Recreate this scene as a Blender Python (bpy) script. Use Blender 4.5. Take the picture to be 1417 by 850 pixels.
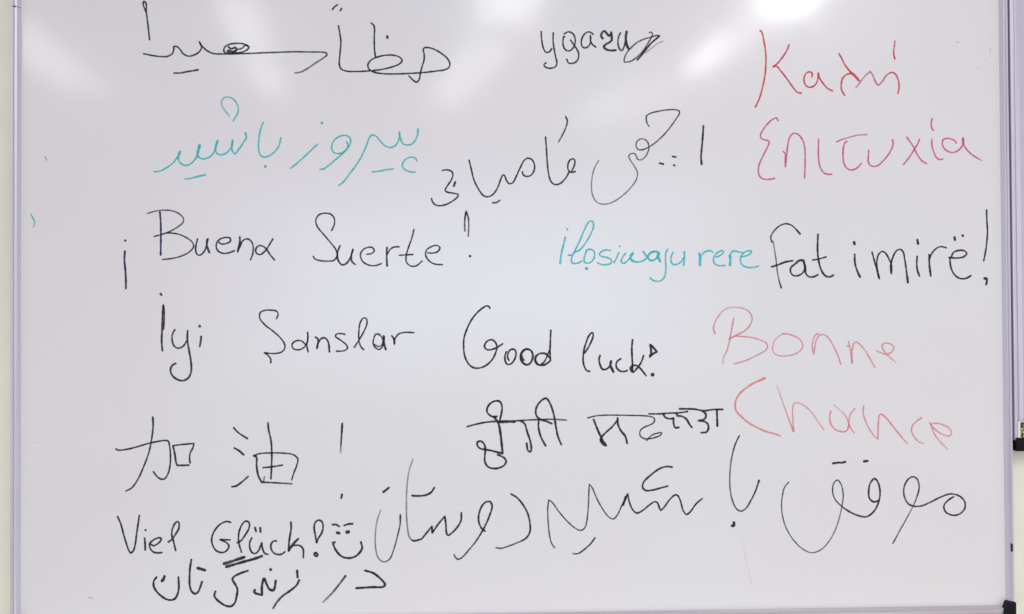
import bpy, bmesh, math, random
from mathutils import Vector, Matrix

# ---------------------------------------------------------------- camera
S = bpy.context.scene
for o in list(bpy.data.objects):
    bpy.data.objects.remove(o)
COL = S.collection
PW, PH, F = 1417.0, 850.0, 1200.0
CAM = Vector((0.0, -1.56, 1.45))
YAW, PITCH, ROLL = (math.radians(a) for a in (1.7842, 0.6539, -0.3034))
fw = Vector((math.sin(YAW) * math.cos(PITCH), math.cos(YAW) * math.cos(PITCH), math.sin(PITCH)))
r0 = Vector((math.cos(YAW), -math.sin(YAW), 0.0))
u0 = r0.cross(fw)
rt = r0 * math.cos(ROLL) + u0 * math.sin(ROLL)
up = u0 * math.cos(ROLL) - r0 * math.sin(ROLL)
cam = bpy.data.cameras.new("camera")
cam.sensor_width = 36.0
cam.lens = 36.0 * F / PW
cam.clip_start, cam.clip_end = 0.05, 100.0
co = bpy.data.objects.new("camera", cam)
COL.objects.link(co)
m = Matrix((rt, up, -fw)).transposed().to_4x4()
m.translation = CAM
co.matrix_world = m
S.camera = co
S.render.resolution_x, S.render.resolution_y = 1024, 614


def at(px, py, depth=0.0):
    """a point of the photograph, as the place on the board plane (or `depth` metres in front of it)"""
    d = fw + rt * ((px - PW / 2) / F) - up * ((py - PH / 2) / F)
    return CAM + d * ((-depth - CAM.y) / d.y)


# ---------------------------------------------------------------- light
w = bpy.data.worlds.new("World")
S.world = w
w.use_nodes = True
bg = w.node_tree.nodes["Background"]
bg.inputs[0].default_value = (1.0, 0.930, 0.995, 1)
bg.inputs[1].default_value = 0.545
S.view_settings.view_transform = 'Standard'
S.view_settings.look = 'None'
S.view_settings.exposure = 0.0
S.view_settings.gamma = 1.0


def area(name, loc, target, sx, sy, radiance, col, spin=0.0):
    l = bpy.data.lights.new(name, 'AREA')
    l.shape = 'RECTANGLE'
    l.size, l.size_y = sx, sy
    l.energy = radiance * math.pi * sx * sy
    l.color = col
    o = bpy.data.objects.new(name, l)
    COL.objects.link(o)
    d = (Vector(target) - Vector(loc)).normalized()
    o.rotation_euler = (d.to_track_quat('-Z', 'Y') @ Matrix.Rotation(spin, 3, 'Z').to_quaternion()).to_euler()
    o.location = loc
    return o


def tube(x0, y0, x1, y1, wide, rad, col=(1, 0.99, 0.97)):
    """a fluorescent fitting lying in the ceiling from (x0, y0) to (x1, y1)"""
    L = math.hypot(x1 - x0, y1 - y0)
    l = bpy.data.lights.new("ceiling_lamp", 'AREA')
    l.shape = 'RECTANGLE'
    l.size, l.size_y = wide, L
    l.energy = rad * math.pi * wide * L
    l.color = col
    o = bpy.data.objects.new("ceiling_lamp", l)
    COL.objects.link(o)
    o.location = ((x0 + x1) / 2, (y0 + y1) / 2, 2.85)
    o.rotation_euler = (0, 0, math.atan2(y1 - y0, x1 - x0) - math.pi / 2)


tube(1.29, -1.35, 1.37, -2.42, 0.24, 20)
tube(1.27, -2.66, 1.17, -3.40, 0.19, 13)
tube(1.05, -3.60, 0.75, -4.60, 0.34, 3.6)
tube(0.16, -1.50, 0.10, -2.55, 0.28, 6.5)
tube(0.05, -2.80, -0.32, -4.20, 0.26, 4.6)
tube(-1.07, -2.20, -1.16, -2.95, 0.18, 6.5)
tube(-1.18, -3.05, -1.28, -3.85, 0.20, 4.5)
tube(-2.28, -2.55, -2.45, -3.85, 0.30, 4.5)
area("overhead_fill", (0.1, -1.0, 3.0), (0.1, -0.75, 1.4), 3.4, 0.5, 0.12, (1, 0.99, 1.0))  # added weak fill from above for rail highlights, no real fitting
for sx_, sy_, rad_ in ((3.3, 1.35, 0.35), (2.7, 1.05, 0.5), (2.1, 0.75, 0.6), (1.5, 0.45, 0.5)):
    area("window_light", (-0.10, -3.4 - sx_ * 0.01, 1.66), (-0.10, 0, 1.6), sx_, sy_, rad_ * 1.2, (0.60, 0.85, 1.0))
area("low_fill", (0.15, -0.95, 0.22), (0.15, 0.0, 0.75), 3.0, 0.5, 1.35, (0.90, 1.0, 0.86))  # added fill below the view, brightens the lower board; no real desk
area("side_tint_fill", (-2.7, -1.6, 1.6), (-0.9, 0, 1.6), 1.4, 2.2, 0.62, (1.0, 0.74, 0.84))  # added pink fill, tints and lifts the left side
area("side_tint_fill", (2.9, -1.6, 1.3), (1.1, 0, 1.3), 1.4, 2.2, 0.50, (1.0, 0.82, 0.95))  # added lavender-pink fill for the right side


# ---------------------------------------------------------------- materials
def new_mat(name):
    mt = bpy.data.materials.new(name)
    mt.use_nodes = True
    nt = mt.node_tree
    return mt, nt, nt.nodes["Principled BSDF"]


def node(nt, t, **kw):
    n = nt.nodes.new(t)
    for k, v in kw.items():
        if k.startswith('i_'):
            n.inputs[k[2:].replace('_', ' ')].default_value = v
        else:
            setattr(n, k, v)
    return n


def ramp(nt, src, a, b, c0, c1):
    n = node(nt, 'ShaderNodeMapRange')
    n.inputs['From Min'].default_value = a
    n.inputs['From Max'].default_value = b
    n.inputs['To Min'].default_value = c0
    n.inputs['To Max'].default_value = c1
    nt.links.new(src, n.inputs['Value'])
    return n.outputs[0]


def noise(nt, scale, detail=3, rough=0.5, stretch=None):
    tc = node(nt, 'ShaderNodeTexCoord')
    n = node(nt, 'ShaderNodeTexNoise')
    n.inputs['Scale'].default_value = scale
    n.inputs['Detail'].default_value = detail
    n.inputs['Roughness'].default_value = rough
    if stretch:
        mp = node(nt, 'ShaderNodeMapping')
        mp.inputs['Scale'].default_value = stretch
        nt.links.new(tc.outputs['Object'], mp.inputs[0])
        nt.links.new(mp.outputs[0], n.inputs['Vector'])
    else:
        nt.links.new(tc.outputs['Object'], n.inputs['Vector'])
    return n.outputs['Fac']


def mixcol(nt, fac, a, b):
    n = node(nt, 'ShaderNodeMix', data_type='RGBA')
    nt.links.new(fac, n.inputs[0])
    n.inputs[6].default_value = (*a, 1)
    n.inputs[7].default_value = (*b, 1)
    return n.outputs[2]


def mat_board():
    mt, nt, p = new_mat("whiteboard_enamel")
    # enamel faintly tinted by years of wiped-off marker
    f1 = ramp(nt, noise(nt, 1.7, 2, 0.5), 0.38, 0.62, 0, 1)
    c = mixcol(nt, f1, (0.800, 0.780, 0.795), (0.795, 0.795, 0.810))
    nt.links.new(c, p.inputs['Base Color'])
    rr = ramp(nt, noise(nt, 3.0, 5, 0.6, (1, 1, 1)), 0.3, 0.7, 0.30, 0.42)
    nt.links.new(rr, p.inputs['Roughness'])
    p.inputs['Coat Weight'].default_value = 1.0
    cr = ramp(nt, noise(nt, 6.0, 4, 0.6, (1.3, 1, 0.6)), 0.3, 0.7, 0.09, 0.15)
    nt.links.new(cr, p.inputs['Coat Roughness'])
    # the steel sheet is very slightly wavy
    b1 = node(nt, 'ShaderNodeBump')
    b1.inputs['Strength'].default_value = 1.0
    b1.inputs['Distance'].default_value = 0.0022
    nt.links.new(noise(nt, 3.2, 1, 0.4, (1, 1, 0.6)), b1.inputs['Height'])
    b2 = node(nt, 'ShaderNodeBump')
    b2.inputs['Strength'].default_value = 0.25
    b2.inputs['Distance'].default_value = 0.0002
    nt.links.new(noise(nt, 220, 3, 0.6), b2.inputs['Height'])
    nt.links.new(b1.outputs[0], b2.inputs['Normal'])
    nt.links.new(b2.outputs[0], p.inputs['Normal'])
    nt.links.new(b1.outputs[0], p.inputs['Coat Normal'])
    return mt


def mat_simple(name, col, rough, metal=0.0, var=0.06, nscale=40, bump=0.0, bscale=200, stretch=None):
    mt, nt, p = new_mat(name)
    f = ramp(nt, noise(nt, nscale, 4, 0.6, stretch), 0.3, 0.7, 0, 1)
    a = tuple(max(0, x * (1 - var)) for x in col)
    b = tuple(min(1, x * (1 + var)) for x in col)
    nt.links.new(mixcol(nt, f, a, b), p.inputs['Base Color'])
    nt.links.new(ramp(nt, f, 0, 1, rough * 0.85, min(1, rough * 1.15)), p.inputs['Roughness'])
    p.inputs['Metallic'].default_value = metal
    if bump:
        bn = node(nt, 'ShaderNodeBump')
        bn.inputs['Strength'].default_value = 0.6
        bn.inputs['Distance'].default_value = bump
        nt.links.new(noise(nt, bscale, 4, 0.6), bn.inputs['Height'])
        nt.links.new(bn.outputs[0], p.inputs['Normal'])
    return mt


def mat_ink(name, col, rough=0.45):
    mt, nt, p = new_mat(name)
    nt.links.new(mixcol(nt, ramp(nt, noise(nt, 260, 3, 0.6), 0.35, 0.65, 0, 1),
                        tuple(x * 0.8 for x in col), tuple(min(1, x * 1.15) for x in col)), p.inputs['Base Color'])
    p.inputs['Roughness'].default_value = rough
    p.inputs['Specular IOR Level'].default_value = 0.25
    at_ = node(nt, 'ShaderNodeAttribute', attribute_name='ink')
    mul = node(nt, 'ShaderNodeMath', operation='MULTIPLY')
    # the felt tip leaves a slightly patchy film
    nt.links.new(at_.outputs['Fac'], mul.inputs[0])
    nt.links.new(ramp(nt, noise(nt, 420, 3, 0.7), 0.30, 0.60, 0.74, 1.0), mul.inputs[1])
    nt.links.new(mul.outputs[0], p.inputs['Alpha'])
    return mt


INK = {
    'black': mat_ink("ink_black", (0.020, 0.016, 0.026)),
    'blacksoft': mat_ink("ink_black_fresh", (0.014, 0.014, 0.017)),
    'navy': mat_ink("ink_blue_black", (0.016, 0.016, 0.085)),
    'red': mat_ink("ink_red", (0.74, 0.045, 0.085)),
    'pink': mat_ink("ink_red_thin", (0.76, 0.11, 0.22)),
    'palered': mat_ink("ink_red_faint", (0.90, 0.28, 0.31)),
    'teal': mat_ink("ink_green", (0.04, 0.62, 0.60)),
    'cyan': mat_ink("ink_turquoise", (0.04, 0.62, 0.68)),
    'dust': mat_ink("ink_dust", (0.09, 0.08, 0.09)),
}
M_BOARD = mat_board()
M_ALU = mat_simple("anodised_aluminium", (0.71, 0.685, 0.77), 0.36, 0.55, 0.05, 60, 0.00005, 300, (1, 1, 0.03))
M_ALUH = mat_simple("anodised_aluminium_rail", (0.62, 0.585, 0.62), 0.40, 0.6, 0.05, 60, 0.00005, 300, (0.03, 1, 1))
M_BLACK = mat_simple("black_plastic", (0.007, 0.007, 0.010), 0.38, 0.0, 0.2, 90, 0.0001, 400)
M_BLACK.node_tree.nodes["Principled BSDF"].inputs["Specular IOR Level"].default_value = 0.18
M_DARK = mat_simple("dark_recess", (0.03, 0.028, 0.032), 0.7, 0.0, 0.2, 90)
M_WALL = mat_simple("painted_wall", (0.86, 0.85, 0.71), 0.75, 0.0, 0.035, 9, 0.0006, 90)
M_FLOOR = mat_simple("floor_covering", (0.33, 0.30, 0.29), 0.6, 0.0, 0.1, 4, 0.0005, 60)
M_FELT = mat_simple("lavender_grey_board", (0.60, 0.55, 0.63), 0.55, 0.0, 0.05, 12, 0.0002, 300)
M_WHITE = mat_simple("card_white", (0.82, 0.82, 0.80), 0.6, 0.0, 0.02)
M_BACK = mat_simple("backing_shade_rim", (0.30, 0.28, 0.26), 0.8)


# ---------------------------------------------------------------- helpers
def link(name, me, mat, parent=None, **props):
    o = bpy.data.objects.new(name, me)
    COL.objects.link(o)
    if mat:
        me.materials.append(mat)
    if parent:
        o.parent = parent
    for k, v in props.items():
        o[k] = v
    return o


def empty(name, loc=(0, 0, 0), parent=None, **props):
    o = bpy.data.objects.new(name, None)
    o.empty_display_size = 0.05
    COL.objects.link(o)
    o.location = loc
    if parent:
        o.parent = parent
    for k, v in props.items():
        o[k] = v
    return o


def prism(name, poly, y0, y1, mat, parent, bevel=0.0, **props):
    """outline poly [(x, z)] standing from y0 (back) to y1 (front, more negative)"""
    bm = bmesh.new()
    vs = [bm.verts.new((x, y0, z)) for x, z in poly]
    f = bm.faces.new(vs)
    ex = bmesh.ops.extrude_face_region(bm, geom=[f])
    for v in ex['geom']:
        if isinstance(v, bmesh.types.BMVert):
            v.co.y = y1
    bmesh.ops.recalc_face_normals(bm, faces=bm.faces)
    if bevel:
        bmesh.ops.bevel(bm, geom=list(bm.edges), offset=bevel, segments=3, affect='EDGES', profile=0.5)
    me = bpy.data.meshes.new(name)
    bm.to_mesh(me)
    bm.free()
    for p in me.polygons:
        p.use_smooth = bool(bevel)
    return link(name, me, mat, parent, **props)


def rect(x0, x1, z0, z1):
    return [(x0, z0), (x1, z0), (x1, z1), (x0, z1)]


def rail(name, prof, a, b, axis, side, mat, parent, **props):
    """profile [(offset, height)] swept between a and b along x or z; side flips the offset direction"""
    me = bpy.data.meshes.new(name)
    vs, fs = [], []
    n = len(prof)
    for e in (a, b):
        for d, h in prof:
            if axis == 'z':
                vs.append((side[0] + side[1] * d, -h, e))
            else:
                vs.append((e, -h, side[0] + side[1] * d))
    for i in range(n):
        j = (i + 1) % n
        fs.append((i, j, n + j, n + i))
    fs.append(tuple(range(n)))
    fs.append(tuple(reversed(range(n, 2 * n))))
    me.from_pydata(vs, [], fs)
    bm = bmesh.new()
    bm.from_mesh(me)
    bmesh.ops.recalc_face_normals(bm, faces=bm.faces)
    bm.to_mesh(me)
    bm.free()
    return link(name, me, mat, parent, **props)


# ---------------------------------------------------------------- setting
WALL_Y = 0.016
prism("wall", rect(-4.0, 4.0, 0.0, 3.0), WALL_Y + 0.12, WALL_Y, M_WALL, None, kind="structure")
fm = bpy.data.meshes.new("floor")
fm.from_pydata([(-4, WALL_Y, 0), (4, WALL_Y, 0), (4, -7, 0), (-4, -7, 0)], [], [(0, 3, 2, 1)])
link("floor", fm, M_FLOOR, None, kind="structure")

# ---------------------------------------------------------------- the whiteboard
H = 0.0120                                   # how far the frame stands proud of the writing surface
XL_IN = at(28.2, 425, 0.002).x
XL_OUT = at(13.8, 425, H).x
XR_IN = at(1388.3, 400, 0.004).x
XR_OUT = at(1399.6, 400, H).x
ZB_IN = at(1390, 838.5, 0.004).z
ZB_OUT = at(1390, 852.5, H).z
ZT_IN, ZT_OUT = 2.130, 2.149
board = empty("whiteboard", ((XL_OUT + XR_OUT) / 2, 0.012, ZB_OUT), None,
              label="large framed whiteboard covered with good luck wishes in many languages, filling the picture",
              category="whiteboard")
bpy.context.view_layer.update()
KEEP = []


def adopt(o, parent):
    """parent o without moving it"""
    o.parent = parent
    o.matrix_parent_inverse = parent.matrix_world.inverted()
    return o


def sheet(name, x0, x1, z0, z1, y, mat, nx=1, nz=1):
    me = bpy.data.meshes.new(name)
    vs = [(x0 + (x1 - x0) * i / nx, y, z0 + (z1 - z0) * j / nz) for j in range(nz + 1) for i in range(nx + 1)]
    fs = [(j * (nx + 1) + i, j * (nx + 1) + i + 1, (j + 1) * (nx + 1) + i + 1, (j + 1) * (nx + 1) + i)
          for j in range(nz) for i in range(nx)]
    me.from_pydata(vs, [], fs)
    return link(name, me, mat)


adopt(prism("writing_surface", rect(XL_IN - 0.004, XR_IN + 0.004, ZB_IN - 0.004, ZT_IN + 0.004), 0.011, 0.0, M_BOARD, None), board)

adopt(prism("backing_shade_rim", rect(XL_OUT - 0.0042, XR_OUT + 0.0022, ZB_OUT + 0.003, ZT_OUT - 0.003), 0.0158, 0.0125, M_BACK, None), board)  # backing widened past the rails; its dark rim stands in for their shadow line
WL, WR, WB = XL_IN - XL_OUT, XR_OUT - XR_IN, ZB_IN - ZB_OUT


def profile_side(wd, k=1.0):
    """outer edge first: rounded lip, fine groove, flat face, soft inner step"""
    p = [(0.0, -0.013), (0.0, H - 0.003), (0.0004, H - 0.0012), (0.0014, H), (0.0036, H), (0.0044, H - 0.0009),
         (0.0050, H - 0.0026), (0.0060, H - 0.0026), (0.0066, H - 0.0012), (0.0075, H - 0.0008)]
    p += [(wd - 0.0035, H - 0.0018), (wd - 0.0024, H - 0.0025), (wd - 0.0012, H - 0.0050), (wd - 0.0003, 0.0035),
          (wd, 0.0003), (wd, -0.0005), (wd - 0.006, -0.0005), (wd - 0.006, -0.013)]
    return p


def profile_bottom(wd):
    p = [(0.0, -0.013), (0.0, H - 0.003), (0.0005, H - 0.001), (0.0015, H), (0.0030, H), (0.0036, H - 0.001),
         (0.0042, H - 0.003), (0.0055, H - 0.003), (0.0062, H - 0.0022), (0.0095, H - 0.0020), (0.0098, H - 0.0026),
         (0.0104, H - 0.0026), (0.0107, H - 0.0020)]
    p += [(wd - 0.0035, H - 0.0022), (wd - 0.0022, H - 0.0038), (wd - 0.0004, 0.0024), (wd, 0.0003), (wd, -0.0005),
          (wd - 0.006, -0.0005), (wd - 0.006, -0.013)]
    return p


z_joint = at(20, 8.5, H).z
adopt(rail("side_rail", profile_side(WL), ZB_OUT + 0.026, z_joint - 0.0006, 'z', (XL_OUT, 1), M_ALU, None), board)
adopt(rail("side_rail", profile_side(WL), z_joint + 0.0006, ZT_OUT - 0.026, 'z', (XL_OUT, 1), M_ALU, None), board)
adopt(rail("side_rail", profile_side(WR), ZB_OUT + 0.026, ZT_OUT - 0.026, 'z', (XR_OUT, -1), M_ALU, None), board)
adopt(rail("bottom_rail", profile_bottom(WB), XL_OUT + 0.022, XR_OUT - 0.020, 'x', (ZB_OUT, 1), M_ALUH, None), board)
adopt(rail("top_rail", profile_bottom(0.019), XL_OUT + 0.022, XR_OUT - 0.020, 'x', (ZT_OUT, -1), M_ALUH, None), board)


def corner(cx, cz, sx, sz):
    """black plastic corner cap, its outer corner at (cx, cz), rounded outside and notched on the diagonal inside"""
    R, L = 0.0055, 0.0255
    pts = []
    for i in range(7):
        a = math.pi + i * math.pi / 12
        pts.append((R + R * math.cos(a), R + R * math.sin(a)))
    pts += [(0.0235, 0.0), (0.0215, 0.0050), (0.0195, 0.0130), (0.0160, 0.0170), (0.0152, 0.0205), (0.0135, L), (0.0, L)]
    poly = [(cx + sx * x, cz + sz * z) for x, z in pts]
    return prism("corner_cap", poly, 0.012, -(H + 0.0026), M_BLACK, None, bevel=0.0009)


for cx, cz, sx, sz in ((XR_OUT + 0.0008, ZB_OUT - 0.0008, -1, 1), (XL_OUT - 0.0008, ZB_OUT - 0.0008, 1, 1),
                       (XR_OUT + 0.0008, ZT_OUT + 0.0008, -1, -1), (XL_OUT - 0.0008, ZT_OUT + 0.0008, 1, -1)):
    adopt(corner(cx, cz, sx, sz), board)

# small dark clip let into the right rail, and the screw by the joint of the left rail
a, b = at(1400.0, 752.5, H), at(1401.4, 763.5, H)
adopt(prism("rail_clip", rect(a.x, b.x, b.z, a.z), -(H - 0.004), -(H + 0.0011), M_DARK, None, bevel=0.0003), board)
a = at(20, 8.7, H)
bm = bmesh.new()
bmesh.ops.create_cone(bm, cap_ends=True, segments=16, radius1=0.0017, radius2=0.0014, depth=0.0012,
                      matrix=Matrix.Translation((a.x, -(H - 0.0008), a.z)) @ Matrix.Rotation(math.pi / 2, 4, 'X'))
me = bpy.data.meshes.new("screw_head")
bm.to_mesh(me)
bm.free()
adopt(link("screw_head", me, M_DARK), board)

# ---------------------------------------------------------------- the neighbouring board on the right
NX0 = at(1402.3, 400, H).x
NX1 = NX0 + 0.50
NZ0 = at(1405, 624.5, H).z
NZT = 2.149
nb = empty("notice_board", ((NX0 + NX1) / 2, 0.012, NZ0), None,
           label="lavender grey framed board at the right edge with a black plastic lower corner",
           category="board")
bpy.context.view_layer.update()
prof_n = [(0.0, -0.013), (0.0, H - 0.002), (0.0008, H - 0.0004), (0.0018, H), (0.0052, H), (0.0064, H - 0.0020), (0.0072, H - 0.0036),
          (0.0082, H - 0.0036), (0.0088, H - 0.0014), (0.0098, H - 0.0008), (0.0108, H - 0.0014), (0.0112, H - 0.0050),
          (0.0200, H - 0.0068), (0.0206, H - 0.0075), (0.0206, -0.0005), (0.014, -0.0005), (0.014, -0.013)]
adopt(rail("side_rail", prof_n, NZ0 + 0.02, NZT, 'z', (NX0, 1), M_ALU, None), nb)
adopt(rail("side_rail", prof_n, NZ0 + 0.02, NZT, 'z', (NX1, -1), M_ALU, None), nb)
adopt(rail("bottom_rail", prof_n, NX0 + 0.06, NX1 - 0.06, 'x', (NZ0, 1), M_ALUH, None), nb)
adopt(rail("top_rail", prof_n, NX0 + 0.0208, NX1 - 0.0208, 'x', (NZT, -1), M_ALUH, None), nb)
adopt(prism("board_panel", rect(NX0 + 0.016, NX1 - 0.016, NZ0 + 0.016, NZT - 0.016), 0.011, 0.0, M_FELT, None), nb)
z_cap = at(1405, 606.3, H + 0.003).z
for sx, x in ((1, NX0 + 0.0008), (-1, NX1 - 0.0008)):
    poly = rect(min(x, x + sx * 0.0598), max(x, x + sx * 0.0598), NZ0, z_cap)
    adopt(prism("corner_cap", poly, 0.012, -(H + 0.003), M_BLACK, None, bevel=0.0010), nb)

# the little card tucked in above the black corner
card = empty("card", (at(1420, 606, H + 0.004).x, -H - 0.001, z_cap + 0.001), None,
             label="small yellow and black patterned card with white margin above the black corner, right edge",
             category="card")
bpy.context.view_layer.update()
ca, cb = at(1409.6, 583.5, H + 0.003), at(1441, 605.8, H + 0.003)
adopt(prism("card_sheet", rect(ca.x, cb.x, cb.z, ca.z), -(H + 0.0006), -(H + 0.0012), M_WHITE, None), card)
mt, nt, p = new_mat("card_print")
tc = node(nt, 'ShaderNodeTexCoord')
vo = node(nt, 'ShaderNodeTexVoronoi', feature='DISTANCE_TO_EDGE')
vo.inputs['Scale'].default_value = 210
nt.links.new(tc.outputs['Object'], vo.inputs['Vector'])
nt.links.new(mixcol(nt, ramp(nt, vo.outputs['Distance'], 0.10, 0.22, 0, 1), (0.02, 0.02, 0.012), (0.62, 0.56, 0.16)), p.inputs['Base Color'])
p.inputs['Roughness'].default_value = 0.5
da, db = at(1412.2, 585.0, H + 0.0016), at(1440, 605.5, H + 0.0016)
adopt(prism("card_picture", rect(da.x, db.x, db.z, da.z), -(H + 0.0012), -(H + 0.0015), mt, None), card)
for y0_, y1_ in ((584.6, 586.0), (589.2, 590.6)):
    ea, eb = at(1412.2, y0_, H + 0.0018), at(1440, y1_, H + 0.0018)
    adopt(prism("printed_line", rect(ea.x, eb.x, eb.z, ea.z), -(H + 0.0015), -(H + 0.0017), M_DARK, None), card)

# ---------------------------------------------------------------- the handwriting
# each tile: corner of the part of the board a line of writing stands in, and units per unit length there
TILES = dict(A=(190, 0, 5.904), B=(420, 0, 5.904), C=(720, 20, 6.441), D=(1030, 20, 5.904), E=(200, 120, 6.07),
             F=(390, 150, 6.441), G=(590, 140, 5.3125), H=(800, 130, 5), I=(1030, 150, 7.728), J=(1190, 150, 7.728),
             K=(160, 280, 5.904), L=(420, 280, 5.668), M=(760, 290, 7.725), N=(900, 300, 8.335), O=(1050, 290, 7.083),
             P=(1200, 280, 6.539), Q=(200, 400, 6.07), R=(345, 410, 5.904), S=(625, 410, 7.725), T=(785, 440, 8.856),
             U=(970, 410, 7.725), V=(1100, 440, 8.856), X=(1000, 510, 7.082), Y=(1130, 540, 7.085), a=(630, 540, 7.082),
             b=(800, 540, 6.748), c=(150, 560, 6.54), d=(300, 560, 6.07), e=(500, 620, 5), f=(660, 630, 5.665),
             g=(840, 590, 5.313), h=(1070, 620, 5.061), i=(150, 700, 9.447), j=(280, 700, 8.5), k=(400, 700, 9.442),
             l=(200, 760, 8.856), m=(330, 760, 6.748), z=(0, 0, 1))
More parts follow.
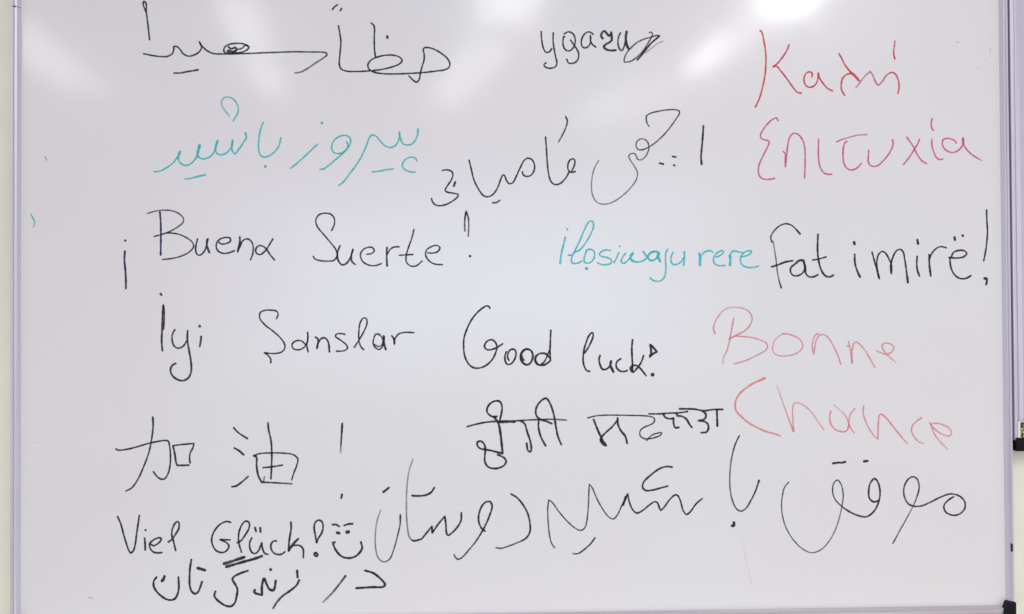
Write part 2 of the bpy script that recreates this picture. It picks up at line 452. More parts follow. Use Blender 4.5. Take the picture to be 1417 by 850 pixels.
WRITING = r'''
= black 2.3 .9 | handwriting in thin black marker at the top left, with a long flat tail and a scribbled oval
A letter: 72 100 60 72 48 40! 52 14 66 18 74 45 72 90 ; 72 90 84 180 92 250 100 325
A letter: 52 440 110 452 180 462 245 462 285 440 298 405 298 380! 325 382 350 405 375 440 420 460 465 450 505 425 525 390 505 338! 530 378 570 415 620 438 700 442 [.85>.6] 900 438 1100 430 1300 424 1417 426 1510 427 1545 435 1550 448 1520 475 1450 520 1400 555 1340 588 1290 598
A letter: [2.4 .85] 880 372 850 398 810 405 ; 905 375 860 358 800 356 740 368 712 392 708 420 730 438 790 436 860 426 900 405 912 388 885 368 ; [2.8 .9] 745 385 770 400 800 390 812 408 780 422 750 412 735 420 760 432 800 425 
A dash: 300 598 350 598 400 588 450 580 [3] 495 572
= black 2.3 .95 | handwriting in black marker left of the top centre, tall strokes joined by a loop and a rounded triangle
B dot: 236 78 255 56 278 40 ; 300 88 312 70
B letter: 286 212 296 270 305 340 298 440 292 520 305 562 350 582 430 585 540 580 640 568 730 546 785 522 805 496 785 468 730 452 660 454 590 472 545 498 526 530 535 565 575 590 650 603 760 605 880 600 980 594 1080 582 1150 572 1185 555 1196 525 1180 485 1130 440 1070 405 1020 390 988 392 978 408 985 440 985 490 970 540 955 600 945 650 925 672 900 660 862 622
B letter: 553 190 572 206 580 232 578 300 580 400 588 470
B dot: [3.5] 684 298 686 310
= black 2.3 .95 | small rounded black word "удаги" with a crossed-out scribble after it, top centre
C letter: 186 155 190 220 202 290 222 332 240 340 262 332 280 305 ; 294 165 292 230 300 300 315 380 326 430 315 465 275 480 235 476 210 452 228 432
C letter: 395 200 386 195! 380 240 386 290 405 318 432 326 460 312 482 278 490 235 478 185 450 160 420 158 392 175 ; 448 230 470 262 500 305 520 350 516 395 495 425 460 438 428 432 414 400
C letter: 650 178 620 158 590 162 562 190 545 230 545 270 560 295 585 298 610 282 625 250 625 185! 625 230 640 265 672 292
C letter: [3.2] 735 215 720 195 728 165 748 148 768 168 790 190 805 180 810 155! 815 200 812 235 790 252 760 270 745 290 765 312 805 322 850 320
C letter: 893 165 876 200 870 250 880 300 902 325 918 305 935 250 945 200 ; [3.6] 948 155 940 200 942 240 955 290 968 310
C scribble: [2 .8] 1150 162 1168 160 1178 178 1160 220 1130 270 1090 330 1040 380 985 418 930 428! 925 410 945 350 985 300 1040 252 1100 222 1160 205 1210 190 1245 190! 1200 228 1150 270 1110 320 1070 370 1040 408 ; [2.4] 1240 195 1180 245 1130 300 1085 360 1042 405 ; [1.6 .4] 1270 240 1220 262 1160 310 1110 345
= red 2.4 .85 | red Greek word "Καλή" at the top right with a tall curved stroke before it
D letter: 128 132 142 145 160 220 174 310 176 400 168 500 148 600 122 690 90 758 ; 366 250 345 300 305 360 270 402 235 428 ; 235 428 262 424 300 465 350 530 400 600 430 635 465 644
D letter: 550 512 555 485 535 470 510 478 490 510 490 555 510 588 545 596 580 575 600 530 604 475! 615 520 640 560 680 605 720 626
D letter: 772 322 790 350 820 410 865 470 ; [3.6] 865 470 900 500 935 540 ; 880 485 840 490 805 520 792 570 795 620 820 662
D letter: [2.3 .5>.9] 912 600 950 550 990 500 1030 466! 1050 500 1070 550 1095 578 1125 550 1160 500 1200 475 1230 485 1255 530 1264 590 1255 645
D accent: [2.3 .6>.95] 1230 218 1224 270 1220 320 1230 365
= teal 2.3 .8 | teal handwriting with a looped tail over it, left of the middle, sloping down to the left
E letter: 80 714 120 712 180 685 240 640 275 595 [3.4] 300 540! [2.4] 285 590 290 625 320 655 350 662 385 650 425 610 450 560 [3.6] 465 485! [2.4] 445 540 445 580 480 606 530 600 570 570 595 520 [3.4] 615 450! [2.4] 598 500 600 550 630 572 680 562 715 530 738 490 738 445! 732 500 740 545 760 565 790 530 830 470 855 430 [3.4] 848 390
E dash: [2.6 .5>.9] 340 776 380 772 440 757 512 740
E loop: [2.3 .5>.8] 712 248 680 205 652 165 648 125 668 95 700 88 740 102 770 135 788 180 782 225 745 288
E letter: 996 302 975 360 962 430 958 510 970 570 1000 592 1050 580 1095 545 1130 495 1145 430
E dot: [3.2 .9] 1013 668 1016 675
= teal 2.3 .8 | teal handwriting left of centre, three sweeping tails and two small marks below
F letter: 78 536 120 502 180 450 250 385 318 320
F dot: [3.4 .9] 355 128 357 134
F letter: 578 300 590 325 575 365 540 395 500 405 465 395 445 360 450 315 480 272 530 245 580 244 612 275 608 320 580 365 530 415 470 465 410 515 375 540 340 545
F letter: 508 688 545 660 600 590 660 510 710 430 755 330 785 255 808 238 840 250 880 295 920 335 960 350 1000 340 1035 300 1048 250 1048 205! 1058 270 1080 315 1115 328 1155 320 1190 285 1210 235 [2.6 1] 1214 185
F dash: 808 568 870 560 930 548 995 540
F letter: 1204 470 1190 445 1155 436 1110 450 1080 485 1075 515 1095 545 1140 565 1188 570
= black 2.3 .95 | black handwriting right of the teal words in the middle, three separate pieces
G letter: 118 510 155 506 188 520 195 545 180 585 150 630 138 655 150 668 190 676 232 684! 232 700 200 730 150 758 100 770 65 762 45 740 38 716
G dot: [3] 212 596 202 625
G letter: 314 435 330 500 350 580 385 650 420 695 450 704 485 690 520 645 545 580 562 545 572 545 590 585 610 608 635 600 660 555 690 490 720 435 745 420 775 430 795 470 792 510 770 545 735 554 712 542 705 520
G dash: 488 748 515 746 540 730
G letter: 876 265 882 340 888 440 898 530 915 590 945 614 985 605 1025 565 1050 520 ; 1095 518 1065 524 1045 510 1040 470 1055 435 1080 425 1092 440 1085 480 1068 515
G accent: [2.3 1>.6] 1024 115 1036 145 1025 195 1000 250 972 300
= black 2.3 .95 | black handwriting at the centre with a big hook below and a flag shaped top
H letter: [2 .5>.9] 142 462 115 510 98 570 92 640 100 700 125 745 165 763 210 760 265 735 330 685 380 630 408 580 410 545 395 510 365 465 350 435 360 418 385 412 400 425 410 450 430 458 460 440 482 405 490 365 478 330 450 312 425 315 405 335 402 365 415 385 440 388 490 368 550 325 610 265 660 200 700 140! 700 120 670 110 630 110 560 120 500 135 472 152! 472 185 480 210 490 224
H dot: [3] 565 480 588 486
H dot: [3 .9] 655 434 674 437
H dot: [3 .8] 662 494 668 496
H letter: [2.8] 867 222 862 300 855 380 850 440 855 488
= pink 2.3 .8 | pinkish red Greek word "επιτυχία" on the right under the first red word
I letter: 360 135 345 100! 300 120 250 165 200 230 172 290 178 320 210 335 255 348 268 370! 245 420 200 510 160 600 150 680 170 735 210 758 265 760 322 750
I letter: 415 462 440 490 438 550 438 632! 450 520 462 410 480 325 510 278 545 268 585 288 625 345 645 420 650 520 648 640 644 745
I letter: 794 330 792 430 795 550 815 640 850 690 890 705 935 706
I letter: [2.2 .7>.5] 985 360 1050 332 1120 312 1200 290 1312 280 ; [2.4] 1095 352 1075 370 1058 430 1055 510 1065 590 1095 640 1140 660 1190 648 1225 620 1250 590
J letter: 94 450 90 510 88 570 105 605 145 622 195 610 245 565 300 500 340 430 355 375 [3] 348 340
J letter: 500 310 530 350 570 410 610 490 660 560 712 592 ; 636 330 620 375 580 440 530 520 465 602
J letter: 768 330 770 400 790 470 820 530 855 548 885 542
J accent: 772 108 762 160 765 205 785 235
J letter: 1030 372 1010 345 960 325 910 325 885 345 882 390 905 435 950 465 1000 472 1050 450 1085 415 [3.4] 1102 380 1100 315! [2.3] 1110 390 1140 440 1190 490 1250 530 [2 .4] 1305 560
= navy 2.3 .95 | black word "¡Buena" with an upside-down exclamation mark far left, in the upper middle row
K exclamation_mark: [2.8] 76 400 72 470 80 560 84 640 84 705
K dot: [3.2] 78 312 79 314
K letter: [2.6] 362 80 368 160 370 260 368 430 ; [2 .7>.9] 260 92 320 74 390 65 460 70 520 95 555 135 550 165 510 200 440 240 370 265 315 280 ; [2] 370 262 430 252 500 258 570 285 625 325 638 360 610 400 550 435 470 458 385 468
K letter: 670 300 658 345 655 400 670 430 695 430 725 400 745 345 [3] 752 295! 745 350 765 410
K letter: 845 330 870 342 910 335 940 315 932 292 900 288 860 298 830 325 822 365 840 400 880 418 930 412 970 396
K letter: [2.8] 1015 285 1015 330 1005 370 995 408! 1015 360 [2.2] 1045 310 1080 300 1112 325 1125 375 1118 430 1102 470
K letter: 1285 300 1255 350 1225 395 1180 428 1150 415 1145 385 1165 358 1190 355 1225 375 1260 425 1298 472
= black 2.2 .9 | black word "Suerte!" with a looped capital S, right of the word Buena
L letter: 220 222 240 180 242 130 215 95 165 86 120 100 96 140 108 190 160 255 215 320 255 375 262 420 240 455 190 462 130 458 90 445 76 425
L letter: [2.6] 286 342 268 390 270 450 300 490 330 485 365 440 390 365! 375 420 380 465 405 488
L letter: 498 408 535 402 555 380 540 356 505 354 465 375 446 415 465 465 510 492 560 498 610 482
L letter: [2.6] 655 355 652 420 656 500 ; 656 410 680 370 710 352 750 350
L letter: 866 215 850 280 825 350 805 420 808 470 840 500 885 498 930 462 ; 752 416 858 410
L letter: 975 398 1020 398 1055 385 1070 355 1040 338 1000 350 965 375 958 415 985 460 1030 485 1090 490
L exclamation_mark: [2.4 .7>1] 1266 225 1264 150 1275 68! [2.2 .9>.6] 1292 120 1296 190 1292 268
L dot: [3.4 .9] 1305 422 1307 424
= cyan 2.3 .85 | bright teal word "iloṣiwaju" right of centre with a dotted o and tall l
M letter: [2.6 1] 172 298 155 370 135 450 122 520 118 580 ; [3] 192 210 194 216
M letter: 205 488 245 488 270 460! 330 430 400 340 450 250 474 175 465 130 445 122 410 150 375 220 325 340 275 440 240 520 242 565 265 578 310 572 350 550
M letter: 405 430 385 480 372 530 378 562 410 574 450 560 480 515 485 465 460 432 420 428 395 440 ; [4.5 .95] 398 630 400 632
M letter: 655 438 610 432 560 450 535 480 555 500 620 515 665 540 660 575 610 590 555 588 518 570
M letter: 745 462 720 520 692 570 ; [2.6 .8] 752 392 753 395
M letter: 815 468 780 520 770 560 795 575 840 545 875 500 [3.4] 900 460! 870 500 885 545 [2.4] 940 562 1000 550 1040 520 1080 470 1130 452
M letter: [2.8] 1005 450 1040 500 1075 540 1110 545 1150 515 1165 460! 1150 450 1090 455 1055 500 ; [3.8] 1170 465 1165 510 1185 555
N letter: 200 375 178 420 176 520 178 620 160 700 120 738 70 745 30 735 -2 705
N letter: 262 410 240 460 240 520 265 552 310 548 355 520 380 480 ; [2.6] 390 405 392 480 382 562
= cyan 2.3 .85 | bright teal word "rere" right of centre, beside the black word fat
N letter: [3.4] 565 425 572 480 572 562 ; 572 500 595 440 640 400 690 392 720 412
N letter: 755 468 800 450 845 410 825 392 775 415 740 450 728 500 745 545 790 565 860 562
N letter: [3.6] 918 560 922 480 915 450 ; 920 470 930 420 960 395 1010 405 1062 415
N letter: 1050 460 1100 455 1155 425 1165 398 1125 395 1075 420 1045 460 1040 520 1065 562 1120 585 1190 585 1245 570
= black 2.3 .95 | black word "fat" right of centre, its f with a high arch
O letter: [2.2 .8>1] 128 322 118 270 150 210 205 160 265 140 320 155 365 195 [3] 403 238 ; [1.8 .6>.9] 140 310 155 400 170 500 182 610 200 700 [2.6] 220 768 ; [2.8] 128 562 190 542 260 515 330 503
O letter: [3.2] 440 500 400 500 355 535 [2.4] 315 570 312 615 340 648 385 648 430 622 450 570 [3.4] 440 505! 455 570 [2.6] 460 625 490 658 535 660 580 640
O letter: [2.8] 580 245 576 340 578 440 592 530 615 600 650 648 690 662 730 645 ; 528 496 590 485 660 465
= black 2.5 .95 | black word "i mirë!" at the right edge of the board, ending in a tall exclamation mark
O letter: [2.8] 940 440 942 520 960 590 [3.2] 992 662 ; [4 1] 934 322 938 338
P letter: 44 452 65 530 85 600 [3.2] 110 695! [2.4] 90 600 88 530 105 470 135 445 165 460 195 510 218 570 [3] 218 650! 215 570 [2.4] 235 490 265 440 298 426 325 450 340 520 352 600 [3.6] 368 725
P letter: [2.6] 452 490 448 560 455 620 [3.2] 472 665 ; [3.6] 454 342 460 375
P letter: [3] 562 475 562 560 575 665 ; [2.2] 565 510 590 455 630 415 670 402 715 412
P letter: 762 490 780 455 830 436 880 440 900 465 870 495 810 505 740 500 ; [2.6] 748 505 755 580 785 650 835 688 890 690 938 665
P dot: [3.6] 790 318 794 340
P dot: [3.4] 862 300 866 305
P exclamation_mark: [2.4] 1080 70 1082 160 1088 260 1080 380 1068 460 1054 530
P dot: [4] 1062 690 1082 690! [2.8] 1082 720 1075 745
= black 2.4 .9 | black word "İyi" at the middle left, its tall dotted I above a y with a curled tail
Q letter: [2.8] 150 518 144 440 148 330 152 220 158 130! [2.2] 165 180 165 260 160 338 ; [3.2] 135 40 142 50
Q letter: 255 342 235 380 232 430 250 480 285 498 325 480 352 440 ; [2.8] 362 352 360 430 375 520 390 610 392 690 370 745 325 770 275 760 232 725 218 680 235 640 262 626
Q letter: [2.8] 476 400 472 440 464 482 ; [3.8] 463 312 464 314
= black 2.2 .95 | black word "Şanslar" left of centre with a large S and a hook under it
Q letter: 1108 250 1122 215 1110 188 1060 178 1010 180 972 200 968 245 1010 300 1080 355 1140 410 1175 460 1178 500 1150 530 1100 542 1040 540 1005 534! 1040 560 1062 595 1060 620
R letter: 462 398 430 368 395 362 360 378 348 405 365 432 405 438 445 420 470 385 480 330 476 290! 478 340 470 400 480 455
R letter: [2.6] 540 335 560 350 552 430! 565 380 590 345 620 342 645 375 655 455
R letter: 782 312 745 305 710 312 705 330 740 355 790 395 802 425 775 445 712 450
R letter: 858 418 895 360 935 290 962 220 955 182 930 180 905 220 895 290 895 350 910 410 935 438
R letter: 1065 315 1035 310 1018 340 1012 385 1030 420 1060 435 1090 410 1102 360 [3] 1100 320! 1098 370 1115 435 ; [2 .9] 1025 395 1055 412 1085 395 1090 350 1060 308
R letter: [2.8] 1165 325 1182 350 1186 395! [2.2] 1190 350 1220 310 1270 296 1345 298
= black 2.5 1 | black word "Good" in the centre, with a tall round capital G
S letter: 408 130 395 108 370 105 320 135 260 190 205 265 160 360 132 450 128 540 140 640 175 715 220 758 275 770 340 755 400 715 445 660 475 590 485 540 465 490 430 466 390 475 360 505 352 545 375 570 420 572 480 550 545 510
S letter: 585 595 570 640 575 700 600 730 635 722 670 680 688 625 680 580 655 566 620 580 600 620 600 660 612 685
S letter: [3] 770 685 750 650 750 610 775 575 810 566 850 585 868 630 860 680 830 725 795 732 755 705 735 660 750 600 780 572
S letter: [2.8] 1035 650 1010 618 960 610 915 630 892 675 905 720 950 738 1000 730 1045 700 ; 1060 365 1055 480 1052 600 1055 690 ; [2.2] 1050 570 1020 640 990 700 950 735 ; [3] 900 640 895 690 920 730
= black 2.6 1 | black word "luck" and its full stop and small triangle, right of the word Good
T letter: 208 432 245 385 285 310 315 230 315 190 300 182 265 220 235 290 208 380 195 470 198 560 220 620 245 650 275 655
T letter: [2.8] 402 462 390 500 400 570 430 628 470 632 510 605 530 565 [3.4] 538 520! 530 580 565 662
T letter: 655 502 620 525 598 565 610 620 650 652 700 658 735 645
T letter: [2.8] 800 270 792 350 792 440 800 580 ; 935 462 910 535 870 600 810 668! [3.4] 785 650 778 615 800 588 [2.6] 840 582 880 605 920 650 965 708 ; 800 590 800 650
T arrowhead: [3.2] 1018 330! 1055 365 1100 418! 1050 440 1008 478! 1025 440 1025 380 1018 332
T dot: [5 1] 1042 695 1048 698
= palered 2.1 .64 | faint red word "Bonne" right of centre with a looping capital B
U letter: [2.3 .8>.4] 150 400 135 350 150 280 190 210 240 155 [.4>.8] 300 125 370 120 440 128 500 155 540 205 545 260 515 325 460 375 390 412 300 455 ; 300 455 360 430 450 432 540 442 630 468 695 500 712 540 690 580 610 625 520 670 440 702 360 722 ; [2.2 .9>.4] 348 240 335 320 315 420 300 500 270 600 240 660 235 722
U letter: [.4>.8] 875 402 820 440 780 490 765 550 775 600 820 632 890 640 970 628 1040 600 1080 560 1085 510 1055 460 1000 428 930 405 870 402
V letter: 290 195 250 210 222 280 212 350 232 450! 242 370 260 280 300 215 345 205 390 225 440 290 490 380 530 470 562 570
V letter: 640 345 660 350 ; 655 285 675 370 690 460 [2.8] 700 560! [2.1] 698 460 705 370 725 310 750 295 800 330 860 400 920 500 978 605
V letter: 1000 402 1060 430 1120 445 1170 430 1205 395 1208 355 1170 320 1110 310 1070 330 1078 380 1110 430 1160 480 [1.8 .4] 1235 545
= palered 2.1 .64 | faint red word "Chance" at the lower right, its large C darkest at the top
X letter: [3.4 1] 412 95 385 108 [2.6 .95>.7] 310 140 240 185 165 250 130 310 122 370 135 420 180 470 250 530 340 580 430 620 500 638 [.5>.3] 565 660
X letter: [2 .3>.9] 530 165 570 280 620 420 660 530 [2.8] 695 620! [2 .6>.5] 688 500 685 400 700 345 740 338 800 365 870 430 920 500 990 600
Y letter: [2.3 .8] 140 205 128 260 135 320 170 375 220 402 275 408 305 385 315 340 ; 375 180 335 230 318 290 318 350 ; [1.9 .4>.7] 168 145 230 200 280 245 310 320 340 380 370 420
Y letter: [2.1 .8>.6] 462 155 455 220 475 290 510 370 560 445 600 480! [2.3 .8] 602 400 605 320 615 248 630 235 680 270 740 345 800 420 [.5>.4] 888 525
Y letter: [2.2 .8>.5] 1030 270 980 305 940 350 930 400 955 455 1000 505 1050 525
Y letter: 1105 318 1140 365 1200 415 1260 445 1310 445 1322 415 1295 370 1240 340 1180 325 1120 335 1130 370 1160 440 1220 515 [.4] 1285 580
= blacksoft 2.8 .95 | black Gurmukhi word in thick strokes, hanging from a line left of the lower centre
a letter: [2.8] 408 258 360 258 315 220 312 180 345 130 400 105 440 115 458 160 452 230 435 300 ; [3.4] 380 262 415 310 430 350 445 440 455 530 465 622! [2.8] 400 605 340 590 290 582 240 570 215 535 220 508 250 500 280 525 295 570 290 640 290 700 320 750 370 768 430 762 480 735 498 700 480 665 415 632
a line: [2.6 .9] 118 358 200 335 300 315 400 306 ; [4 1] 430 312 500 308 580 308 ; [2.3 .95>.7] 580 302 680 295 780 290 880 287 970 286 1088 294
a letter: 640 300 680 330 705 410 735 500 745 580 735 605 712 590 700 520
a letter: 945 328 890 305 830 285 795 250 790 190 815 135 860 90 890 80 915 105 945 170 970 260 985 350 1005 450 1038 532 ; 818 290 815 360 840 460 885 545
= blacksoft 2.8 .95 | second black Gurmukhi word, right of the first and left of the red C
b letter: [2 .9] 90 260 160 242 250 234 360 234 480 236 620 240 680 248 712 265 708 300 670 325 610 350 578 385 580 425 610 450 650 455 710 445 770 420 780 398 750 400 690 420 640 470
b letter: [3] 145 275 170 340 200 410 235 480 265 520! [3.4] 240 510 215 480 215 445 [2.6] 260 395 320 340 360 290 ; [3] 368 262 372 320 400 380 440 430 458 495
b letter: [2.4] 662 222 760 222 850 215 940 212 1022 200 ; 795 225 815 255 860 268 890 262 ; 890 262 892 310 905 350 940 348 ; 920 215 925 240! 970 245 1010 270 1040 320 1062 348
b letter: [3] 948 175 1010 175 [2.6] 1090 178 1150 190 1190 192 1250 182 1350 180 ; 1160 195 1192 225 1185 265 1120 286! 1170 290 1205 310 1218 345 1200 390 1150 398
b letter: [3] 1295 190 1298 260 1300 335
= black 2.4 .9 | black Chinese character "加" at the lower left
c radical: 68 402 90 412 160 406 250 385 350 355 440 335 510 325 540 330 555 380 562 460 558 550 540 625 510 670 480 676 440 650 408 608 ; [2.8] 402 115 405 190 [2.3] 395 290 370 420 320 560 265 680 210 755 160 782
c radical: [2.8] 585 375 600 440 612 520 622 550! 680 550 728 548 ; 585 372 660 362 775 352! 765 390 740 440 735 490 740 528
= black 2.4 .95 | black Chinese character "油" with an exclamation mark, lower left
d radical: 142 195 180 235 258 286
d radical: [2.8] 148 365 190 390 225 422
d radical: [2.8 1>.8] 128 690 160 685 205 655 262 605
d radical: [2.2] 310 430 360 412 450 406 560 408 640 420 680 455 672 510 645 580 630 632 ; [2.8] 310 430 332 440 335 520 350 600 378 652! [2.4 .95>.6] 450 655 540 660 630 665 ; [2.6] 430 155 435 210 455 300 462 400 460 520 455 622 ; 390 530 470 522 552 508 ; [2 .6] 400 605 392 650
d exclamation_mark: [2.9 1] 1054 160 1050 230 [2.2 .9>.3] 1044 320 1040 405
d dot: [3] 1052 755 1046 785
= black 2.6 1 | black Persian word with a tall faint stroke, at the bottom centre left
e letter: [2 .4>.95] 135 430 110 500 97 600 100 700 120 765 155 788 195 770 225 700 250 610 268 530 [2.8] 270 465
e dot: [3] 152 306 170 292 190 275
e letter: [2.2 .35>.6] 358 75 330 160 315 280 312 400 318 540 335 620 [2.6 .95] 360 642 418 630! 450 590 490 540! 490 590! 530 530 578 472! 585 530 590 590 600 604 630 585 670 540 690 500 692 448
e dash: [2.8] 352 330 400 332 450 325 485 305 505 275
e letter: [2.6] 855 575 835 560 815 520 812 470 830 410 860 375 890 372 905 400 890 460 870 510 840 570 [2.2 .8] 790 650 740 710 700 755 670 770 650 755 643 738
f letter: [2.6 .95] 268 305 310 330 355 380 395 450 415 530 415 600 385 650 [2.2 .75] 320 685 250 712 190 730 150 725
= black 2.6 1 | black Persian word of joined zigzags left of the faint upright, lower centre right
f letter: [2 .8] 608 725 585 690 568 620 558 520 555 420 562 350! 590 370 640 440 710 520 760 565 810 590 845 570 862 510 872 420 876 330 880 228! 900 250 940 340 990 430 1040 490 1070 500 1100 470 1133 400 ; 1133 400 1150 370 1165 325
g letter: [2.4 .95] 120 580 152 495! 165 560 190 615 220 638 260 620 310 580 350 555 370 562 385 600 395 620! 420 595 460 540 500 505 520 510 540 550 560 620 585 648 615 625 655 570 700 532
g letter: 478 300 440 296 390 310 320 360 270 410 262 450 285 472 330 470 390 455 [.95>.6] 445 440
f dash: [2.3 .7>1] 755 772 790 772 840 740 890 695 925 648
= black 2.6 1 | tall black hooked stroke with one dot beneath it, lower right of centre
g letter: [2.2 1>.6] 972 70 940 140 915 240 904 340 [.7>1] 904 450 920 540 950 605 985 624 1020 605 1055 550 1090 480 [2.8] 1118 398
g dot: [4] 932 708 935 728 920 732
= black 2.6 1 | black word at the lower right with loops and one huge open bowl
h letter: [1.9 .8>.6] 108 240 80 275 65 330 58 410 70 500 100 580 150 655 210 710 270 734 330 715 390 655 440 560 470 460 [.8>1] 482 400 490 330 475 255 450 225 425 245 415 300 430 355 475 405 [2.6] 540 450 600 475 650 482 695 455 730 400 748 320 735 245 710 215 680 245 668 310 675 355 705 378 738 368
h dash: [3] 418 108 460 102! 480 104 505 97
h dot: [3.4] 635 94 660 91
h letter: [1.8 1>.6] 838 668 880 590 930 500 980 405 [2.4 .8>1] 1010 330 1022 270 1005 215 975 202 940 225 915 280 918 340 945 390 985 408 1040 405 1100 380 1170 345 1240 322 1300 335 1340 375 1340 425 1300 465 1250 470 1205 445 1195 405 1220 370 1262 342
= black 2.5 .95 | black word "Viel" at the bottom left
i letter: 120 142 160 230 200 380 240 510 270 590 295 616 325 590 350 510 370 360 405 128
i letter: [2.7] 474 425 480 500 482 578 ; [3 .9] 485 318 487 320
i letter: 545 498 590 522 640 500 690 445 680 420 620 430 560 470 538 500 548 560 590 605 640 616 698 612
i letter: 782 475 830 440 880 370 922 290 920 220 900 208 865 240 835 310 830 390 850 460 880 585
= black 2.5 .95 | black word "Glück" at the bottom left with a wide capital G
j letter: 332 195 290 185 240 200 185 240 135 310 110 390 120 460 160 525 210 548 260 545 300 510 312 470 285 435 205 398! 325 402
j letter: 410 435 450 415 500 350 550 260 550 200 515 180 475 210 440 280 425 370 435 460 460 545
j letter: 582 378 558 430 560 500 585 550 620 562 660 530 700 430! 710 510 735 560 770 572
j umlaut_dot: [3] 620 258 632 300
j umlaut_dot: [3] 682 260 684 308
j letter: 872 415 840 415 810 450 808 500 835 550 880 572 930 570 972 542
j letter: [2.8] 1042 195 1045 270 1035 330 1020 430 1015 535! [3.6] 1040 490 1060 460 [2.8] 1128 388 ; [2.6] 1040 480 1090 465 1150 470 1185 510 1188 608
= black 2.6 .95 | black exclamation mark drawn as an open drop, left of the smiling face
k exclamation_mark: 360 482 340 370 328 280 345 215 390 188 430 210 445 270 425 360 385 420 360 482
k dot: [3.2] 345 615 330 630 345 655 370 655 375 635 350 615
= black 2.8 .95 | small black smiling face with eyebrows after the German greeting
k eyebrow: 568 248 610 245 655 270
k eyebrow: 722 258 770 240 830 236
k eye: [4] 628 352 655 360
k eye: [5.5] 760 345 772 342
k mouth: [3] 598 478 572 480! 590 540 640 620 700 668 780 684 860 665 920 615 955 550 938 475
= black 4 .95 | pair of thick black underline strokes beneath the word Glück
j underline: [4.2 .9] 255 682 330 660 410 632 492 605
j underline: [3.8] 282 718 380 690 500 655 610 625 700 592
= black 2.9 1 | black Persian word at the bottom left, the farthest left of the bottom line
l letter: 148 345 115 390 112 450 145 515 205 575 270 615 330 624 375 605 405 550 420 480 416 345
l dot: [4] 244 335 235 365! 215 390
l letter: 574 130 558 230 552 350 555 450 580 520 620 548 660 520 685 460 705 400
l dash: [3.8] 652 232 740 258
l letter: [3] 1265 265 1180 295 1100 335 1078 370 1110 430 1138 490 1130 570 1105 660 1060 700 1000 695 930 655 870 600 855 565 870 520
m letter: [3.4] 152 382 150 405 220 430! 218 370 225 310 238 275 265 330 290 375 325 385 338 360 348 295
m dot: [4] 300 190 302 192
m letter: [3 1>.8] 568 290 540 340 480 390 410 440 360 495 325 550
m dash: [3.4] 548 202 552 262
= black 3 1 | short black Persian word at the bottom, right end of the bottom line
m letter: [2.8 1>.4] 1000 250 940 330 870 415 790 495
m letter: [3.2] 1183 200 1260 225 1330 280 1368 330 1350 352 1250 355 1100 365
= teal 2 .8 | small stray teal tick near the left rail
z mark: 43 297 46 303 48 308 [.6] 46.5 314
= dust 1.8 .35 | tiny grey speck near the left rail, above the teal tick
z mark: 62.5 217 64.5 222
= dust 1.6 .25 | tiny grey speck low on the left side
z mark: 51 611.5 52.5 612.5
= dust 1.6 .3 | faint short grey smear at the bottom left
z mark: 122 828 125 826.5 128 829
= dust 1.8 .25 | tiny grey speck at the upper right
z mark: 1324 59.5 1326 58
= dust 1.4 .26 | faint line of grey specks at the far upper right beside the rail
z mark: 1352.5 94.8 1353.2 94.2 ; [.12] 1362 84 1365.5 80 ; 1369.5 71 1371 67
= dust 1.7 .09 | long very faint grey scratch below the dot of the tall hooked stroke
z mark: 1027 745 1029.5 760 1033 778 1037 796 1041 812
'''
rng = random.Random(4)
MPP = 1.56 / F
WSCALE, ASCALE = 1.07, 1.0


def parse(txt, tile, w0, a0):
    """'[w a>b] x y x y! ...' -> list of control points (x, y, width, alpha, corner)"""
    X0, Y0, sc = TILES[tile]
    wd, al = w0, a0
    pend = None
    pts, starts = [], []
    toks = txt.replace('[', ' [ ').replace(']', ' ] ').split()
    q = 0
    cur_a = (a0, a0)
    sections = [[a0, a0, 0]]
    while q < len(toks):
        t = toks[q]
        if t == '[':
            q += 1
            while toks[q] != ']':
                v = toks[q]
                if '>' in v:
                    a1, a2 = v.split('>')
                    sections.append([float(a1), float(a2), len(pts)])
                elif float(v) <= 1.0:
                    sections.append([float(v), float(v), len(pts)])
                else:
                    wd = float(v)
                q += 1
            q += 1
            continue
        x = float(t)
        y = toks[q + 1]
        c = y.endswith('!')
        pts.append([X0 + x / sc, Y0 + float(y.rstrip('!')) / sc, wd, al, c])
        q += 2
    for s in range(len(sections)):
        a1, a2, i0 = sections[s]
        i1 = sections[s + 1][2] if s + 1 < len(sections) else len(pts)
        n = max(1, i1 - 1 - i0)
        for i in range(i0, i1):
            pts[i][3] = a1 + (a2 - a1) * (i - i0) / n
    return pts


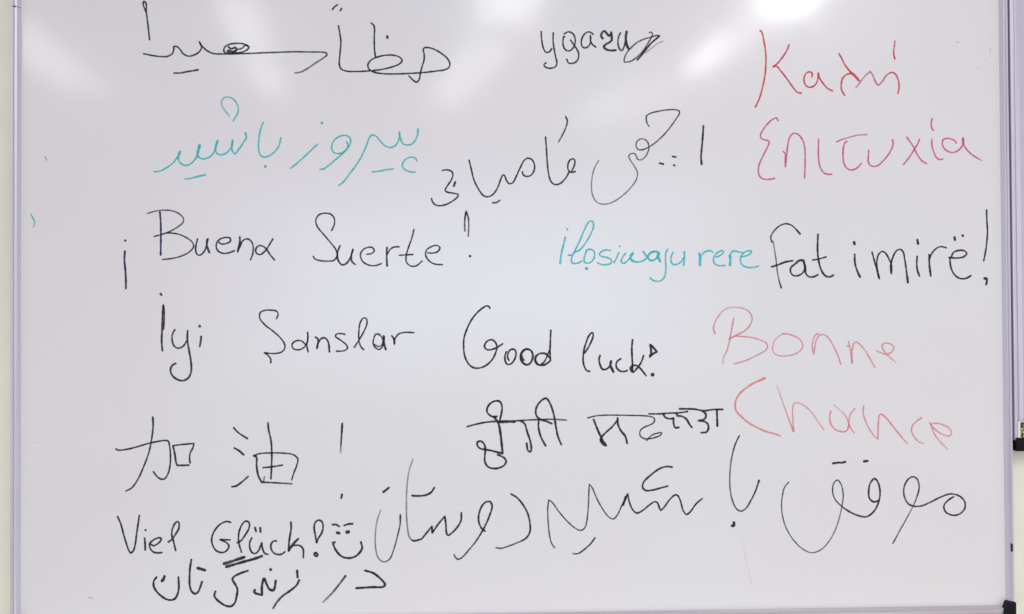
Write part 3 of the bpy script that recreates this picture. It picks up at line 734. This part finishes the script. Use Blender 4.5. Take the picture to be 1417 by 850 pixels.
def spline(pts):
    """centripetal Catmull-Rom through the points, broken at corners, sampled about every 1.1 px"""
    segs, cur = [], []
    for i, p in enumerate(pts):
        cur.append(p)
        if p[4] and 0 < i < len(pts) - 1:
            segs.append(cur)
            cur = [p]
    segs.append(cur)
    out = []
    for sg in segs:
        if len(sg) == 1:
            out.append(sg[0][:4])
            continue
        P = [Vector((p[0], p[1])) for p in sg]
        P = [P[0] * 2 - P[1]] + P + [P[-1] * 2 - P[-2]]
        for k in range(len(sg) - 1):
            p0, p1, p2, p3 = P[k:k + 4]
            t0 = 0.0
            t1 = t0 + max(1e-3, (p1 - p0).length ** 0.5)
            t2 = t1 + max(1e-3, (p2 - p1).length ** 0.5)
            t3 = t2 + max(1e-3, (p3 - p2).length ** 0.5)
            n = max(2, int((p2 - p1).length / 1.1) + 1)
            for j in range(n + (1 if k == len(sg) - 2 else 0)):
                u = j / n
                t = t1 + (t2 - t1) * u
                A1 = p0 * ((t1 - t) / (t1 - t0)) + p1 * ((t - t0) / (t1 - t0))
                A2 = p1 * ((t2 - t) / (t2 - t1)) + p2 * ((t - t1) / (t2 - t1))
                A3 = p2 * ((t3 - t) / (t3 - t2)) + p3 * ((t - t2) / (t3 - t2))
                B1 = A1 * ((t2 - t) / (t2 - t0)) + A2 * ((t - t0) / (t2 - t0))
                B2 = A2 * ((t3 - t) / (t3 - t1)) + A3 * ((t - t1) / (t3 - t1))
                C = B1 * ((t2 - t) / (t2 - t1)) + B2 * ((t - t1) / (t2 - t1))
                wd = sg[k][2] + (sg[k + 1][2] - sg[k][2]) * u
                al = sg[k][3] + (sg[k + 1][3] - sg[k][3]) * u
                if out and (Vector(out[-1][:2]) - C).length < 0.05:
                    continue
                out.append([C.x, C.y, wd, al])
    return out


class Ink:
    """flat film of marker ink lying on the writing surface"""
    def __init__(self):
        self.v, self.f, self.a = [], [], []

    def stroke(self, pts, lift):
        sp = spline(pts)
        n = len(sp)
        if n < 2:
            sp = [sp[0], [sp[0][0] + 0.3, sp[0][1] + 0.3, *sp[0][2:]]]
            n = 2
        ph = rng.uniform(0, 9)
        P = [at(p[0], p[1]) for p in sp]
        # round ends
        rows = []
        L = [0.0]
        for i in range(1, n):
            L.append(L[-1] + (P[i] - P[i - 1]).length)
        rad0 = sp[0][2] * MPP * 0.5
        rad1 = sp[-1][2] * MPP * 0.5
        d0 = (P[0] - P[1]).normalized()
        d1 = (P[-1] - P[-2]).normalized()
        for c in (0.95, 0.7, 0.35):
            rows.append((P[0] + d0 * rad0 * c, d0 * -1, sp[0][2] * math.sqrt(1 - c * c), sp[0][3]))
        for i in range(n):
            d = (P[min(n - 1, i + 1)] - P[max(0, i - 1)])
            if d.length < 1e-7:
                d = P[min(n - 1, i + 1)] - P[i] if i < n - 1 else P[i] - P[i - 1]
            d.normalize()
            wv = 1 + 0.10 * math.sin(L[i] * 260 + ph) + 0.07 * math.sin(L[i] * 610 + 2 * ph)
            rows.append((P[i], d, sp[i][2] * wv, sp[i][3] * (1 - 0.07 * math.sin(L[i] * 120 + ph))))
        for c in (0.35, 0.7, 0.95):
            rows.append((P[-1] + d1 * rad1 * c, d1, sp[-1][2] * math.sqrt(1 - c * c), sp[-1][3]))
        base = len(self.v)
        for k, (c, d, wd, al) in enumerate(rows):
            nrm = Vector((d.z, 0, -d.x))
            h = wd * WSCALE * MPP * 0.5
            y = -(0.00012 + lift[0])
            lift[0] += 4e-7
            for s, aa in ((-1, 0.45), (-0.6, 1), (0.6, 1), (1, 0.45)):
                q = c + nrm * (h * s)
                self.v.append((q.x, y, q.z))
                self.a.append(min(1.0, al * aa * ASCALE))
        for k in range(len(rows) - 1):
            for j in range(3):
                a = base + k * 4 + j
                self.f.append((a, a + 1, a + 5, a + 4))

    def build(self, name, mat, parent, **props):
        me = bpy.data.meshes.new(name)
        me.from_pydata(self.v, [], self.f)
        at_ = me.attributes.new('ink', 'FLOAT', 'POINT')
        at_.data.foreach_set('value', self.a)
        me.update()
        return adopt(link(name, me, mat, None, **props), parent)


cur = None
items = []
for line in WRITING.strip().splitlines():
    line = line.strip()
    if not line:
        continue
    if line[0] == '=':
        head, lab = line[1:].split('|')
        colr, w0, a0 = head.split()
        cur = dict(ink=colr, w=float(w0), a=float(a0), label=lab.strip(), rows=[])
        items.append(cur)
    else:
        head, body = line.split(':', 1)
        tile, nm = head.split()
        cur['rows'].append((tile, nm, body))
for it in items:
    p0 = None
    strokes = []
    for tile, nm, body in it['rows']:
        st = [parse(s, tile, it['w'], it['a']) for s in body.split(';')]
        strokes.append((nm, st))
    allp = [at(p[0], p[1]) for _, st in strokes for s in st for p in s]
    cx = sum(p.x for p in allp) / len(allp)
    cz = min(p.z for p in allp)
    nm0 = it.get('name', 'handwritten_word')
    if 'smiling face' in it['label']:
        nm0 = 'smiley_drawing'
    if 'underline' in it['label']:
        nm0 = 'underline'
    if it['ink'] == 'dust' or 'stray' in it['label']:
        nm0 = 'stray_mark'
    lift = [0.0]
    if len(strokes) == 1 or nm0 in ('underline', 'stray_mark'):
        ink = Ink()
        for nm, st in strokes:
            for s in st:
                ink.stroke(s, lift)
        ink.build(nm0, INK[it['ink']], board, label=it['label'])
        continue
    g = empty(nm0, (cx, 0, cz), None, label=it['label'])
    bpy.context.view_layer.update()
    adopt(g, board)
    bpy.context.view_layer.update()
    for nm, st in strokes:
        ink = Ink()
        for s in st:
            ink.stroke(s, lift)
        ink.build(nm, INK[it['ink']], g)
